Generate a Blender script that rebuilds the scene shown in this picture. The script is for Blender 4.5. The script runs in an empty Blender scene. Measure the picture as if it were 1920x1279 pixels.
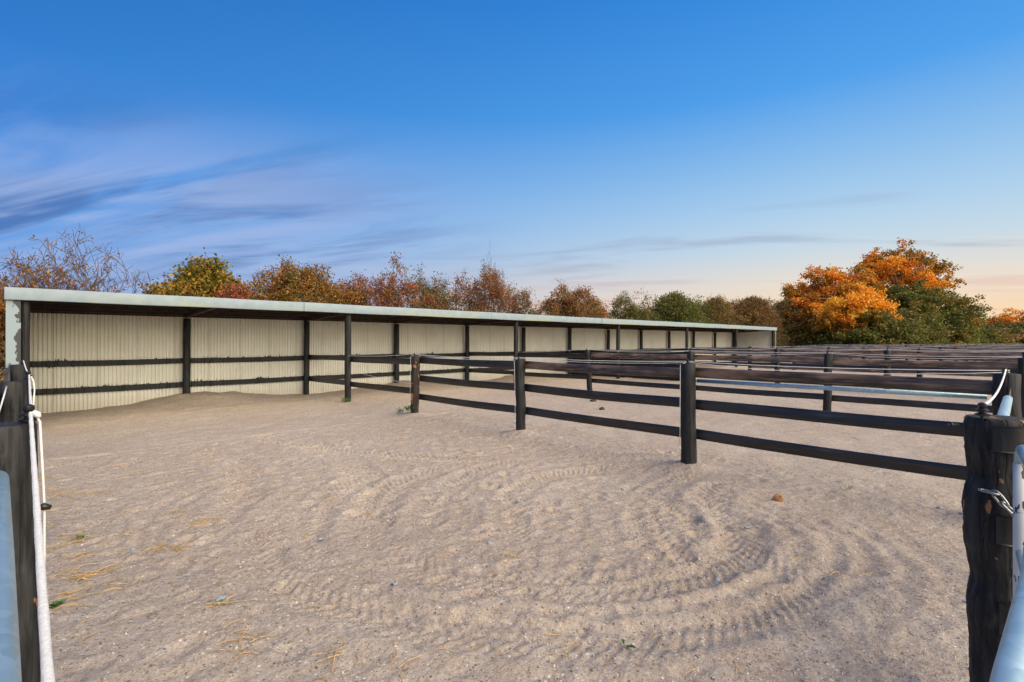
import bpy, math, random
import numpy as np
from mathutils import Vector, Matrix

# ------------------------------------------------------------------ camera, sky, sun, exposure
sc = bpy.context.scene
col = sc.collection
H = 1.6                                  # eye height
F = 955.0 / 1920.0                       # focal length over sensor width
AZ = math.radians(45.88)                 # heading measured from +X (the shelter's long axis)
CD = (math.cos(AZ), math.sin(AZ)); CR = (math.sin(AZ), -math.cos(AZ))

cam_d = bpy.data.cameras.new('camera'); cam = bpy.data.objects.new('camera', cam_d)
col.objects.link(cam); sc.camera = cam
cam_d.sensor_width = 36.0; cam_d.lens = 36.0 * F
cam_d.clip_start = 0.05; cam_d.clip_end = 2000
cam.location = (0, 0, H)
cam.rotation_euler = (math.radians(90), 0, AZ - math.radians(90))

SUN_EL = math.radians(37); SUN_AZ = math.radians(276)     # azimuth from +X
sun_dir = Vector((math.cos(SUN_EL) * math.cos(SUN_AZ), math.cos(SUN_EL) * math.sin(SUN_AZ), math.sin(SUN_EL)))
sd = bpy.data.lights.new('sun', 'SUN'); sun = bpy.data.objects.new('sun', sd); col.objects.link(sun)
sd.energy = 3.4; sd.angle = math.radians(80); sd.color = (1.0, 0.85, 0.62)
sun.rotation_euler = sun_dir.to_track_quat('Z', 'Y').to_euler()

sc.view_settings.view_transform = 'Standard'; sc.view_settings.look = 'None'
sc.view_settings.gamma = 1.0; sc.view_settings.exposure = 1.0
sc.view_settings.use_curve_mapping = False

def lin(c):
    return tuple((v / 255 / 12.92 if v / 255 <= .04045 else ((v / 255 + .055) / 1.055) ** 2.4) for v in c)

class NT:
    """tiny helper for node trees"""
    def __init__(s, nt): s.nt = nt
    def n(s, t, **kw):
        o = s.nt.nodes.new(t)
        for k, v in kw.items(): setattr(o, k, v)
        return o
    def l(s, a, b): s.nt.links.new(a, b)
    def put(s, sock, v):
        if isinstance(v, bpy.types.NodeSocket): s.l(v, sock)
        elif isinstance(v, (tuple, list)) and sock.type == 'RGBA' and len(v) == 3: sock.default_value = (*v, 1)
        else: sock.default_value = v
    def m(s, op, a, b=0.0, c=None, clamp=False):
        o = s.n('ShaderNodeMath', operation=op); o.use_clamp = clamp
        s.put(o.inputs[0], a); s.put(o.inputs[1], b)
        if c is not None: s.put(o.inputs[2], c)
        return o.outputs[0]
    def mr(s, v, a, b, c=0.0, d=1.0, smooth=True):
        o = s.n('ShaderNodeMapRange'); o.interpolation_type = 'SMOOTHSTEP' if smooth else 'LINEAR'
        for i, q in enumerate((v, a, b, c, d)): s.put(o.inputs[i], q)
        return o.outputs[0]
    def mix(s, f, a, b, mode='MIX'):
        o = s.n('ShaderNodeMix', data_type='RGBA', blend_type=mode)
        s.put(o.inputs[0], f); s.put(o.inputs[6], a); s.put(o.inputs[7], b)
        return o.outputs[2]
    def dot(s, v, w):
        o = s.n('ShaderNodeVectorMath', operation='DOT_PRODUCT'); s.put(o.inputs[0], v); s.put(o.inputs[1], w)
        return o.outputs['Value']
    def comb(s, x, y, z):
        o = s.n('ShaderNodeCombineXYZ')
        for i, q in enumerate((x, y, z)): s.put(o.inputs[i], q)
        return o.outputs[0]
    def noise(s, vec, scale, detail=4, rough=.5, dist=0.0):
        o = s.n('ShaderNodeTexNoise'); s.put(o.inputs['Vector'], vec)
        o.inputs['Scale'].default_value = scale; o.inputs['Detail'].default_value = detail
        o.inputs['Roughness'].default_value = rough; o.inputs['Distortion'].default_value = dist
        return o.outputs['Fac']
    def vscale(s, vec, v):
        o = s.n('ShaderNodeVectorMath', operation='MULTIPLY'); s.put(o.inputs[0], vec); s.put(o.inputs[1], v)
        return o.outputs[0]
    def ramp(s, f, stops, interp='LINEAR'):
        o = s.n('ShaderNodeValToRGB'); cr = o.color_ramp; cr.interpolation = interp
        cr.elements[0].position = stops[0][0]; cr.elements[0].color = (*stops[0][1], 1)
        cr.elements[1].position = stops[-1][0]; cr.elements[1].color = (*stops[-1][1], 1)
        for p, c in stops[1:-1]:
            e = cr.elements.new(p); e.color = (*c, 1)
        s.put(o.inputs[0], f)
        return o.outputs[0]

w = bpy.data.worlds.new('World'); sc.world = w; w.use_nodes = True
w.node_tree.nodes.clear()
N = NT(w.node_tree)
gen = N.n('ShaderNodeTexCoord').outputs['Generated']
sep = N.n('ShaderNodeSeparateXYZ'); N.l(gen, sep.inputs[0])
zz = N.m('MAXIMUM', sep.outputs[2], 0.0)
hl = N.m('SQRT', N.m('MAXIMUM', N.m('SUBTRACT', 1.0, N.m('MULTIPLY', zz, zz)), 1e-4))
glow_az = math.radians(-12)
t_az = N.m('DIVIDE', N.dot(gen, (math.cos(glow_az), math.sin(glow_az), 0)), hl)
t = N.mr(t_az, -.28, .90, smooth=False)
G = .5
def L(c): return tuple(v * G for v in lin(c))
cool = N.ramp(zz, [(0, L((150, 182, 222))), (.07, L((112, 162, 226))), (.16, L((84, 148, 226))), (.28, L((48, 134, 224))), (.45, L((36, 116, 200))), (.62, L((28, 98, 182))), (1, L((22, 84, 165)))])
warm = N.ramp(zz, [(0, L((254, 206, 160))), (.05, L((253, 222, 186))), (.10, L((238, 226, 212))), (.16, L((202, 221, 234))), (.22, L((176, 211, 240))), (.30, L((140, 192, 240))), (.4, L((80, 163, 240))), (.55, L((50, 138, 226))), (1, L((24, 84, 176)))])
base = N.mix(t, cool, warm)
# wind-drawn clouds on a high plane
den = N.m('ADD', zz, .10)
pu = N.m('DIVIDE', N.dot(gen, (CR[0] * .96 - CD[0] * .28, CR[1] * .96 - CD[1] * .28, 0)), den)
pv = N.m('DIVIDE', N.dot(gen, (CD[0] * .96 + CR[0] * .28, CD[1] * .96 + CR[1] * .28, 0)), den)
cl = N.noise(N.comb(N.m('MULTIPLY', pu, .50), N.m('MULTIPLY', pv, 2.0), 3.7), 1.0, 6, .55, .7)
cl2 = N.noise(N.comb(N.m('MULTIPLY', pu, .40), N.m('MULTIPLY', pv, 1.7), 9.1), 1.3, 5, .55, .8)
win = N.m('MULTIPLY', N.mr(zz, .02, .10), N.mr(zz, .40, .20))
side = N.mr(t, .74, .28)
cmask = N.m('MULTIPLY', N.m('MULTIPLY', N.mr(cl, .36, .60), win), N.m('MULTIPLY', side, .85))
dmask = N.m('MULTIPLY', N.m('MULTIPLY', N.mr(cl2, .42, .66), win), N.m('MULTIPLY', side, .75))
skyc = N.mix(dmask, base, L((58, 98, 168)))
skyc = N.mix(cmask, skyc, L((158, 182, 230)))
# low grey-and-rose streaks near the horizon toward the glow
lw = N.noise(N.comb(N.m('MULTIPLY', pu, .55), N.m('MULTIPLY', pv, 1.9), 24.3), 1.0, 4, .5, .3)
lmask = N.m('MULTIPLY', N.m('MULTIPLY', N.mr(lw, .53, .66), N.mr(zz, .30, .16)), N.m('MULTIPLY', N.mr(zz, .03, .07), N.mr(t, .45, .8)))
skyc = N.mix(N.m('MULTIPLY', lmask, .42), skyc, N.mix(N.mr(zz, .06, .16), L((238, 190, 176)), L((150, 160, 190))))
sky = N.n('ShaderNodeTexSky', sky_type='NISHITA'); sky.sun_disc = False
sky.sun_elevation = SUN_EL; sky.sun_rotation = math.radians(90) - SUN_AZ
sky.air_density = 1.4; sky.dust_density = 1.0; sky.ozone_density = 3.0
bg1 = N.n('ShaderNodeBackground'); N.l(sky.outputs[0], bg1.inputs[0]); bg1.inputs[1].default_value = .05
bg2 = N.n('ShaderNodeBackground'); N.l(skyc, bg2.inputs[0]); bg2.inputs[1].default_value = 1.0
mx = N.n('ShaderNodeMixShader'); mx.inputs[0].default_value = .93
N.l(bg1.outputs[0], mx.inputs[1]); N.l(bg2.outputs[0], mx.inputs[2])
N.l(mx.outputs[0], N.n('ShaderNodeOutputWorld').inputs[0])

# ------------------------------------------------------------------ materials
def material(name):
    m = bpy.data.materials.new(name); m.use_nodes = True; m.node_tree.nodes.clear()
    T = NT(m.node_tree)
    b = T.n('ShaderNodeBsdfPrincipled'); o = T.n('ShaderNodeOutputMaterial'); T.l(b.outputs[0], o.inputs[0])
    return m, T, b
def bump(T, b, h, dist, strength=1.0):
    o = T.n('ShaderNodeBump'); T.put(o.inputs['Height'], h); o.inputs['Distance'].default_value = dist
    o.inputs['Strength'].default_value = strength; T.l(o.outputs[0], b.inputs['Normal']); return o
def objco(T): return T.n('ShaderNodeTexCoord').outputs['Object']
def worldco(T): return T.n('ShaderNodeNewGeometry').outputs['Position']
MAT = {}

def mk_sand():
    m, T, b = material('sand'); p = worldco(T)
    big = T.noise(p, .45, 4, .6); mid = T.noise(p, 3.2, 5, .65); fine = T.noise(p, 42, 5, .75); cl = T.noise(p, 11, 5, .7)
    c = T.mix(T.mr(big, .35, .65), (.415, .338, .268), (.45, .378, .308))
    c = T.mix(T.m('MULTIPLY', T.mr(mid, .50, .70), .55), c, (.41, .315, .235))
    c = T.mix(T.m('MULTIPLY', T.mr(mid, .46, .32), .35), c, (.56, .495, .43))
    c = T.mix(T.m('MULTIPLY', T.mr(cl, .50, .34), .40), c, (.26, .195, .14))
    c = T.mix(T.m('MULTIPLY', T.mr(fine, .49, .32), .75), c, (.15, .11, .08))
    c = T.mix(T.m('MULTIPLY', T.mr(fine, .55, .68), .65), c, (.66, .58, .48))
    def grit(scale, hi, lo):
        v = T.n('ShaderNodeTexVoronoi'); T.l(p, v.inputs['Vector']); v.inputs['Scale'].default_value = scale
        sp = T.n('ShaderNodeSeparateColor'); T.l(v.outputs['Color'], sp.inputs[0]); near = T.m('LESS_THAN', v.outputs['Distance'], .40)
        return T.m('MULTIPLY', T.m('GREATER_THAN', sp.outputs[0], hi), near), T.m('MULTIPLY', T.m('LESS_THAN', sp.outputs[0], lo), near), sp.outputs[1]
    hs = None
    for sc_, hi, lo in ((52, .955, .05), (110, .90, .10)):
        g1, g0, k = grit(sc_, hi, lo)
        c = T.mix(T.m('MULTIPLY', g1, .85), c, T.mix(k, (.46, .45, .44), (.85, .81, .75)))
        c = T.mix(T.m('MULTIPLY', g0, .75), c, (.10, .075, .058))
        hs = g1 if hs is None else T.m('ADD', hs, g1)
    T.l(c, b.inputs['Base Color']); b.inputs['Roughness'].default_value = .95; b.inputs['Specular IOR Level'].default_value = .15
    h = T.m('ADD', T.m('MULTIPLY', T.noise(p, 18, 6, .72), .030), T.m('MULTIPLY', T.noise(p, 90, 4, .75), .012))
    h = T.m('ADD', h, T.m('MULTIPLY', hs, .004))
    bump(T, b, h, 1.0, .75)
    MAT['sand'] = m
mk_sand()

def mk_grass():
    m, T, b = material('grass_field'); p = worldco(T)
    c = T.mix(T.mr(T.noise(p, .4, 5, .6), .35, .65), (.10, .085, .035), (.06, .075, .025))
    c = T.mix(T.m('MULTIPLY', T.noise(p, 14, 4, .7), .6), c, (.17, .12, .06))
    T.l(c, b.inputs['Base Color']); b.inputs['Roughness'].default_value = .95
    bump(T, b, T.noise(p, 25, 4, .7), .05); MAT['grass_field'] = m
mk_grass()

def mk_timber(name, c0, c1, chips=.0, gs=(26, 26, 2.2), rough=.62):
    m, T, b = material(name); p = objco(T)
    g = T.noise(T.vscale(p, gs), 1.0, 6, .62, .25); pt = T.noise(p, 4.5, 4, .6)
    c = T.mix(T.mr(g, .36, .68), c0, c1)
    c = T.mix(T.m('MULTIPLY', T.mr(pt, .55, .75), .45), c, tuple(v * 2.2 for v in c1))
    if chips:
        ch = T.mr(T.noise(T.vscale(p, (16, 16, 9)), 1.0, 3, .5), 1 - chips, 1 - chips + .03)
        c = T.mix(ch, c, (.30, .15, .06))
    T.l(c, b.inputs['Base Color']); b.inputs['Roughness'].default_value = rough; b.inputs['Specular IOR Level'].default_value = .35
    crack = T.mr(T.noise(T.vscale(p, (34, 34, 1.3)), 1.0, 3, .5, .4), .33, .42)
    bump(T, b, T.m('ADD', T.m('MULTIPLY', g, .5), crack), .012, 1.0); MAT[name] = m
mk_timber('black_timber', (.006, .006, .0062), (.021, .021, .022))
mk_timber('weathered_black_timber', (.006, .006, .006), (.040, .039, .037), chips=.32, gs=(34, 34, 3.0), rough=.75)
mk_timber('rubbed_timber', (.009, .008, .008), (.04, .027, .02), chips=.385)
mk_timber('roof_timber', (.020, .012, .008), (.05, .03, .018), gs=(3, 20, 20))

def mk_rail(name, c0, c1, c2, k):
    m, T, b = material(name); p = objco(T)
    n1 = T.noise(T.vscale(p, (3, 1.1, 5)), 1.0, 4, .6); n2 = T.noise(T.vscale(p, (4, 2.2, 40)), 1.0, 4, .6)
    c = T.mix(T.mr(n1, .42, .66), c0, c1)
    c = T.mix(T.m('MULTIPLY', T.mr(n2, .48, .70), k), c, c2)
    T.l(c, b.inputs['Base Color']); T.l(T.mr(n1, .3, .7, .26, .42), b.inputs['Roughness'])
    b.inputs['Specular IOR Level'].default_value = .6
    bump(T, b, T.noise(T.vscale(p, (8, 4, 30)), 1.0, 3), .003, .5); MAT[name] = m
mk_rail('rail', (.007, .007, .008), (.022, .021, .022), (.06, .05, .045), .45)
mk_rail('dusty_rail', (.045, .032, .024), (.30, .20, .14), (.42, .28, .19), .6)  # brown base colour paints reflected sheen on far rails and upper strips
mk_rail('rubbed_rail', (.026, .018, .014), (.21, .135, .09), (.30, .195, .125), .6)  # reflection on the nearest fence's top strip, painted as brown base colour

def mk_wall():
    m, T, b = material('cream_corrugated_steel'); p = worldco(T)
    s = T.n('ShaderNodeSeparateXYZ'); T.l(p, s.inputs[0])
    streak = T.noise(T.vscale(p, (9, 9, .5)), 1.0, 4, .6); blot = T.noise(p, 1.4, 4, .6)
    c = T.mix(T.mr(blot, .35, .7), (.66, .66, .575), (.60, .595, .51))
    c = T.mix(T.m('MULTIPLY', T.mr(streak, .55, .78), .35), c, (.42, .34, .22))
    lap = T.m('LESS_THAN', T.m('FRACT', T.m('DIVIDE', T.m('ADD', s.outputs[0], .21), .774)), .022)
    c = T.mix(T.m('MULTIPLY', lap, T.mr(streak, .3, .6, .15, .6)), c, (.16, .12, .08))
    # sand splashed on the foot of the sheets
    c = T.mix(T.m('MULTIPLY', T.mr(T.m('ADD', s.outputs[2], T.m('MULTIPLY', blot, .4)), .55, .25), .35), c, (.45, .35, .25))
    # ragged black paint strayed from the rails
    dr = T.noise(T.vscale(p, (24, 24, 7)), 1.0, 4, .65); dr2 = T.noise(T.vscale(p, (30, 30, 12)), 1.0, 3, .6)
    k = None
    for zr in (1.09, .48):
        d = T.m('ABSOLUTE', T.m('SUBTRACT', s.outputs[2], zr))
        near = T.m('GREATER_THAN', T.m('ADD', T.m('SUBTRACT', T.m('MULTIPLY', dr, .34), .128), T.m('MULTIPLY', T.m('SUBTRACT', T.noise(p, 1.3, 2), .5), .16)), d)
        k = near if k is None else T.m('MAXIMUM', k, near)
    spl = T.m('MULTIPLY', T.m('GREATER_THAN', dr2, .73), T.m('MULTIPLY', T.m('GREATER_THAN', s.outputs[2], .2), T.m('LESS_THAN', s.outputs[2], 1.15)))
    k = T.m('MAXIMUM', k, spl)
    c = T.mix(k, c, (.012, .012, .012))
    T.l(c, b.inputs['Base Color']); b.inputs['Roughness'].default_value = .5; b.inputs['Specular IOR Level'].default_value = .3
    MAT['wall'] = m
mk_wall()

def mk_fascia():
    m, T, b = material('pale_painted_steel'); p = worldco(T)
    s = T.n('ShaderNodeSeparateXYZ'); T.l(p, s.inputs[0])
    st = T.noise(T.vscale(p, (7, 7, 1.6)), 1.0, 4, .6); bl = T.noise(p, .6, 3, .5)
    c = T.mix(T.mr(T.noise(p, 5, 3), .3, .7), (.215, .28, .315), (.26, .32, .35))
    moss = T.m('MULTIPLY', T.mr(T.m('SUBTRACT', T.m('MULTIPLY', st, .42), T.m('SUBTRACT', s.outputs[2], 2.31)), .03, .19), T.mr(bl, .42, .6))
    c = T.mix(T.m('MULTIPLY', moss, .55), c, (.33, .37, .22))
    T.l(c, b.inputs['Base Color']); b.inputs['Roughness'].default_value = .45; b.inputs['Specular IOR Level'].default_value = .35
    bump(T, b, T.noise(p, 2.2, 3), .01, .35); MAT['fascia'] = m
mk_fascia()

def mk_corner():
    m, T, b = material('corner_flashing_paint'); p = worldco(T)
    s = T.n('ShaderNodeSeparateXYZ'); T.l(p, s.inputs[0])
    n = T.noise(T.vscale(p, (6, 6, 4.5)), 1.0, 5, .62)
    k = T.m('GREATER_THAN', T.m('ADD', T.m('MULTIPLY', T.m('SUBTRACT', n, .5), .52), s.outputs[0]), -.015)
    k = T.m('MULTIPLY', k, T.m('LESS_THAN', s.outputs[2], T.m('ADD', 1.75, n)))
    k = T.m('MAXIMUM', k, T.m('LESS_THAN', s.outputs[2], T.m('ADD', .98, T.m('MULTIPLY', n, .3))))
    T.l(T.mix(k, (.23, .295, .325), (.03, .03, .032)), b.inputs['Base Color']); b.inputs['Roughness'].default_value = .5
    MAT['corner'] = m
mk_corner()

def mk_plain(name, c, rough=.5, metal=0.0, var=.15, ns=8.0, bd=0.0, spec=.5):
    m, T, b = material(name); p = objco(T)
    n = T.noise(p, ns, 4, .6)
    T.l(T.mix(T.mr(n, .3, .7), tuple(v * (1 - var) for v in c), tuple(v * (1 + var) for v in c)), b.inputs['Base Color'])
    b.inputs['Roughness'].default_value = rough; b.inputs['Metallic'].default_value = metal; b.inputs['Specular IOR Level'].default_value = spec
    if bd: bump(T, b, T.noise(p, ns * 3, 4, .6), bd)
    MAT[name] = m
mk_plain('roof_steel', (.09, .065, .045), .6, 0, .4, 3)
def mk_galv():
    m, T, b = material('galvanised_steel'); p = objco(T)
    v = T.n('ShaderNodeTexVoronoi'); T.l(T.vscale(p, (30, 30, 30)), v.inputs['Vector']); v.inputs['Scale'].default_value = 1
    s = T.n('ShaderNodeSeparateColor'); T.l(v.outputs['Color'], s.inputs[0])
    n = T.noise(p, 9, 5, .65)
    c = T.mix(T.m('ADD', T.m('MULTIPLY', s.outputs[0], .5), T.m('MULTIPLY', n, .5)), (.22, .36, .43), (.42, .57, .64))
    T.l(c, b.inputs['Base Color']); b.inputs['Metallic'].default_value = .55; T.l(T.mr(n, .3, .7, .34, .5), b.inputs['Roughness'])
    bump(T, b, n, .002, .4); MAT['galv'] = m
mk_galv()
def mk_flaky():
    m, T, b = material('flaking_white_paint'); p = objco(T)
    n = T.noise(T.vscale(p, (20, 20, 9)), 1.0, 5, .65, .3)
    k = T.m('GREATER_THAN', n, .555)
    T.l(T.mix(k, (.62, .62, .58), (.03, .03, .03)), b.inputs['Base Color']); b.inputs['Roughness'].default_value = .5
    MAT['flaky'] = m
mk_flaky()
mk_plain('rope', (.80, .79, .75), .8, 0, .12, 160, .003)
mk_plain('black_plastic', (.012, .012, .012), .35, 0, .3, 12)
mk_plain('band_plastic', (.012, .012, .013), .30, 0, .5, 7, .002)
mk_plain('chain_steel', (.30, .31, .32), .35, .9, .3, 60)
mk_plain('straw', (.46, .30, .12), .8, 0, .35, 30)
mk_plain('pebble', (.24, .29, .32), .8, 0, .3, 40, .004)
mk_plain('rusty_stone', (.30, .14, .06), .9, 0, .5, 18, .02)
mk_plain('weed_leaf', (.06, .13, .03), .6, 0, .4, 20)
mk_plain('droppings', (.06, .045, .028), .9, 0, .4, 30, .01)

def mk_leaf(name, trans=.35):
    m = bpy.data.materials.new(name); m.use_nodes = True; m.node_tree.nodes.clear(); T = NT(m.node_tree)
    a = T.n('ShaderNodeVertexColor'); a.layer_name = 'leaf_colour'
    d = T.n('ShaderNodeBsdfPrincipled'); T.l(a.outputs[0], d.inputs['Base Color']); d.inputs['Roughness'].default_value = .6; d.inputs['Specular IOR Level'].default_value = .25
    tr = T.n('ShaderNodeBsdfTranslucent'); T.l(a.outputs[0], tr.inputs[0])
    mx = T.n('ShaderNodeMixShader'); mx.inputs[0].default_value = trans
    T.l(d.outputs[0], mx.inputs[1]); T.l(tr.outputs[0], mx.inputs[2]); T.l(mx.outputs[0], T.n('ShaderNodeOutputMaterial').inputs[0])
    MAT[name] = m
mk_leaf('leaf')
def mk_bark(name, c):
    m, T, b = material(name); p = objco(T)
    n = T.noise(T.vscale(p, (9, 9, 3)), 1.0, 4, .6)
    T.l(T.mix(n, tuple(v * .6 for v in c), tuple(v * 1.4 for v in c)), b.inputs['Base Color']); b.inputs['Roughness'].default_value = .9
    bump(T, b, n, .03); MAT[name] = m
mk_bark('bark', (.085, .062, .045)); mk_bark('pale_bark', (.34, .27, .17)); mk_bark('brown_bark', (.13, .075, .04))

# ------------------------------------------------------------------ mesh helpers
def tag(o, label=None, cat=None, group=None, kind=None):
    if label: o['label'] = label
    if cat: o['category'] = cat
    if group: o['group'] = group
    if kind: o['kind'] = kind
    return o
def empty(name, loc=(0, 0, 0)):
    o = bpy.data.objects.new(name, None); o.location = loc; o.empty_display_size = .2; col.objects.link(o); return o
class MB:
    def __init__(s): s.v = []; s.f = []
    def box(s, x0, x1, y0, y1, z0, z1):
        i = len(s.v)
        s.v += [(x0, y0, z0), (x1, y0, z0), (x1, y1, z0), (x0, y1, z0), (x0, y0, z1), (x1, y0, z1), (x1, y1, z1), (x0, y1, z1)]
        s.f += [(i, i+3, i+2, i+1), (i+4, i+5, i+6, i+7), (i, i+1, i+5, i+4), (i+1, i+2, i+6, i+5), (i+2, i+3, i+7, i+6), (i+3, i, i+4, i+7)]
        return s
    def tube(s, pts, rad, n=8, cap=True):
        pts = [Vector(p) for p in pts]
        if not hasattr(rad, '__len__'): rad = [rad] * len(pts)
        i0 = len(s.v); up = None
        for k, p in enumerate(pts):
            d = (pts[min(k+1, len(pts)-1)] - pts[max(k-1, 0)]).normalized()
            if up is None:
                up = Vector((0, 0, 1)) if abs(d.z) < .9 else Vector((1, 0, 0))
            a = d.cross(up); a = a.normalized() if a.length > 1e-6 else Vector((1, 0, 0))
            b = a.cross(d).normalized(); up = b
            for j in range(n):
                t = 2 * math.pi * j / n
                s.v.append(tuple(p + (a * math.cos(t) + b * math.sin(t)) * rad[k]))
        for k in range(len(pts)-1):
            for j in range(n):
                a0 = i0 + k*n + j; a1 = i0 + k*n + (j+1) % n
                s.f.append((a0, a0 + n, a1 + n, a1))
        if cap:
            s.f.append(tuple(i0 + j for j in range(n))); e = i0 + (len(pts)-1)*n
            s.f.append(tuple(e + n-1-j for j in range(n)))
        return s
    def build(s, name, mat, parent=None, smooth=False, loc=None, mesh_only=False):
        me = bpy.data.meshes.new(name)
        v = s.v
        if loc is not None: v = [(a-loc[0], b-loc[1], c-loc[2]) for a, b, c in v]
        me.from_pydata(v, [], s.f); me.materials.append(MAT[mat])
        if smooth: me.polygons.foreach_set('use_smooth', [True]*len(me.polygons))
        me.update()
        if mesh_only: return me
        return link(name, me, parent, loc)
WLOC = {}
def link(name, me, parent=None, loc=None):
    o = bpy.data.objects.new(name, me); col.objects.link(o)
    wl = Vector(loc) if loc is not None else Vector((0, 0, 0)); WLOC[o.name] = wl; o.location = wl
    if parent is not None:
        o.parent = parent; o.location = wl - WLOC.get(parent.name, Vector(parent.location))
    return o
def autosmooth(me, ang=40):
    me.polygons.foreach_set('use_smooth', [True]*len(me.polygons))
    try: me.set_sharp_from_angle(angle=math.radians(ang))
    except Exception: pass

rs = np.random.RandomState(7)
_lat = rs.rand(257, 257)
def vn(x, y, s=0):
    x = x + 17.3*s; y = y + 9.7*s
    xi = np.floor(x).astype(int); yi = np.floor(y).astype(int); fx = x-xi; fy = y-yi
    fx = fx*fx*(3-2*fx); fy = fy*fy*(3-2*fy); a = xi % 256; b = yi % 256
    return (_lat[a, b]*(1-fx)+_lat[a+1, b]*fx)*(1-fy)+(_lat[a, b+1]*(1-fx)+_lat[a+1, b+1]*fx)*fy - .5
def at(px, py, z=0.0):
    """ground point seen at a pixel of the photograph (used once to survey positions)"""
    Z = (H - z) * 955.0 / (py - 640.0); X = (px - 960.0) * Z / 955.0
    return (Z*CD[0] + X*CR[0], Z*CD[1] + X*CR[1], z)
def at_y(px, Y):
    k = (px - 960.0) / 955.0
    X = Y * (CD[0] + CD[1]*k) / (CD[1] - CD[0]*k)
    return X, X*CD[0] + Y*CD[1]

BAY = 6.19; NB = 6; YF = 12.6; YB = 15.45
FY = [12.6, 9.41, 6.16, 3.12, .165]

# ------------------------------------------------------------------ ground
prng = np.random.RandomState(3)
prints = []
for i in range(520):
    x, y = prng.uniform(-.3, 6.9), prng.uniform(.6, 9.0)
    prints.append((x, y, prng.uniform(.045, .085), prng.uniform(.008, .024), prng.uniform(0, 6.28)))
for cx, cy, n, s in ((3.6, 3.7, 90, .75), (2.2, 7.2, 60, 1.2), (1.0, 4.6, 60, .7), (4.2, 1.9, 50, .6), (2.6, 2.2, 50, .5), (5.2, 6.0, 60, .8)):
    for i in range(n):
        prints.append((prng.normal(cx, s), prng.normal(cy, s), prng.uniform(.045, .08), prng.uniform(.012, .030), prng.uniform(0, 6.28)))
TR = [  # tyre tracks: centre, radius, arc from..to (degrees), width
    (3.75, 3.35, 2.25, 95, 300, .20), (3.75, 3.35, 1.72, 80, 330, .20), (3.9, 3.6, 2.62, 110, 275, .17), (3.5, 3.3, 1.35, 200, 350, .15),
    (4.6, 2.2, 2.6, 20, 150, .18), (4.75, 1.9, 2.15, 25, 160, .17), (5.4, .6, 2.3, 70, 165, .2), (5.5, .5, 1.85, 75, 170, .2), (5.6, .45, 2.75, 75, 150, .18),
    (-3.0, 7.5, 5.0, -35, 25, .24), (-3.0, 7.5, 6.2, -40, 20, .24), (9.5, 9.4, 6.6, 165, 235, .22)]
def height(x, y, fine=True):
    z = .035*vn(x*.45, y*.45, 1) + .028*vn(x*1.1, y*1.1, 2) + .010*vn(x*2.6, y*2.6, 3)
    # sand drifted against the back wall, a heap in each stall
    for k in range(NB):
        c = BAY*(k+.56); A = (.25, .21, .24, .18, .2, .15)[k]; sx = (1.45, 1.6, 1.5, 1.7, 1.6, 1.6)[k]
        e = np.exp(-((x-c)/sx)**2) * np.exp(-(np.clip(15.5-y, 0, None)/1.25)**2)
        z = z + A*e*(1 + .35*vn(x*3, y*3, 4))
    # low ridge under each fence
    d = x - BAY*np.round(x/BAY)
    z = z + .05*np.exp(-(d/.35)**2)*(y < 12.2)*(.6+vn(y*.9+x, x*.2, 5))
    for py_ in FY[1:]:
        for kx in (1, 2):
            rd = np.hypot(x-BAY*kx, y-py_); z = z + .045*np.exp(-(rd/.20)**2) - .02*np.exp(-((rd-.5)/.22)**2)
    # hollows rubbed out between posts
    for hx, hy, A, sx, sy in ((5.35, 3.7, -.085, .75, .7), (5.5, 4.9, -.05, .5, .8), (5.35, 2.2, .05, .5, .5), (4.6, 1.3, .04, .5, .3), (1.0, 13.2, -.04, 1.2, .8)):
        z = z + A*np.exp(-((x-hx)/sx)**2-((y-hy)/sy)**2)
    if not fine: return z
    z = z + .010*vn(x*6, y*6, 6)*(.6+vn(x*.8, y*.8, 61)) + .012*vn(x*13, y*13, 7) + .006*vn(x*31, y*31, 8)
    tz = np.zeros_like(z); wgt = np.zeros_like(z)
    for n, (cx, cy, R, a0, a1, wd) in enumerate(TR):
        dx, dy = x-cx, y-cy; r = np.hypot(dx, dy); a = np.degrees(np.arctan2(dy, dx))
        a = np.where(a < a0-5, a+360, a)
        R2 = R + .10*vn(a*.03, a*0+n, 9); q = (r-R2)/wd
        on = np.clip((a-a0)/18, 0, 1)*np.clip((a1-a)/18, 0, 1)
        on = on*np.clip(.62+1.1*vn(x*.9, y*.9, 30+n), .08, 1)
        groove = -.026*np.exp(-(q*1.25)**4) + .021*np.exp(-((np.abs(q)-1.25)/.32)**2)
        lug = .013*np.sign(np.sin((a*math.pi/180*R + np.abs(r-R2)*.9)*2*math.pi/.085))*np.exp(-(q*1.15)**6)
        tz = tz + on*(groove+lug); wgt = np.maximum(wgt, on*np.exp(-(q*.9)**4))
    z = z + tz*.50
    # long shallow furrows left by a vehicle circling the yard
    u = ((x-3.0)*.508-(y-3.65)*.861)/3.0; v = ((x-3.0)*.861+(y-3.65)*.508)/1.78
    e = np.hypot(u, v) + .05*vn(x*.7, y*.7, 41); an = np.arctan2(v, u)
    wd = np.exp(-((e-.93)/.24)**4)*np.clip(.75+1.2*vn(x*.55, y*.55, 42), .25, 1)
    ph = e*1.75/.125 + .9*vn(an*2.0, e*5, 43)
    z = z + wd*(.0072*np.sin(2*math.pi*ph) + .0085*np.sin(2*math.pi*ph/3.1+1))
    return z
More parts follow.
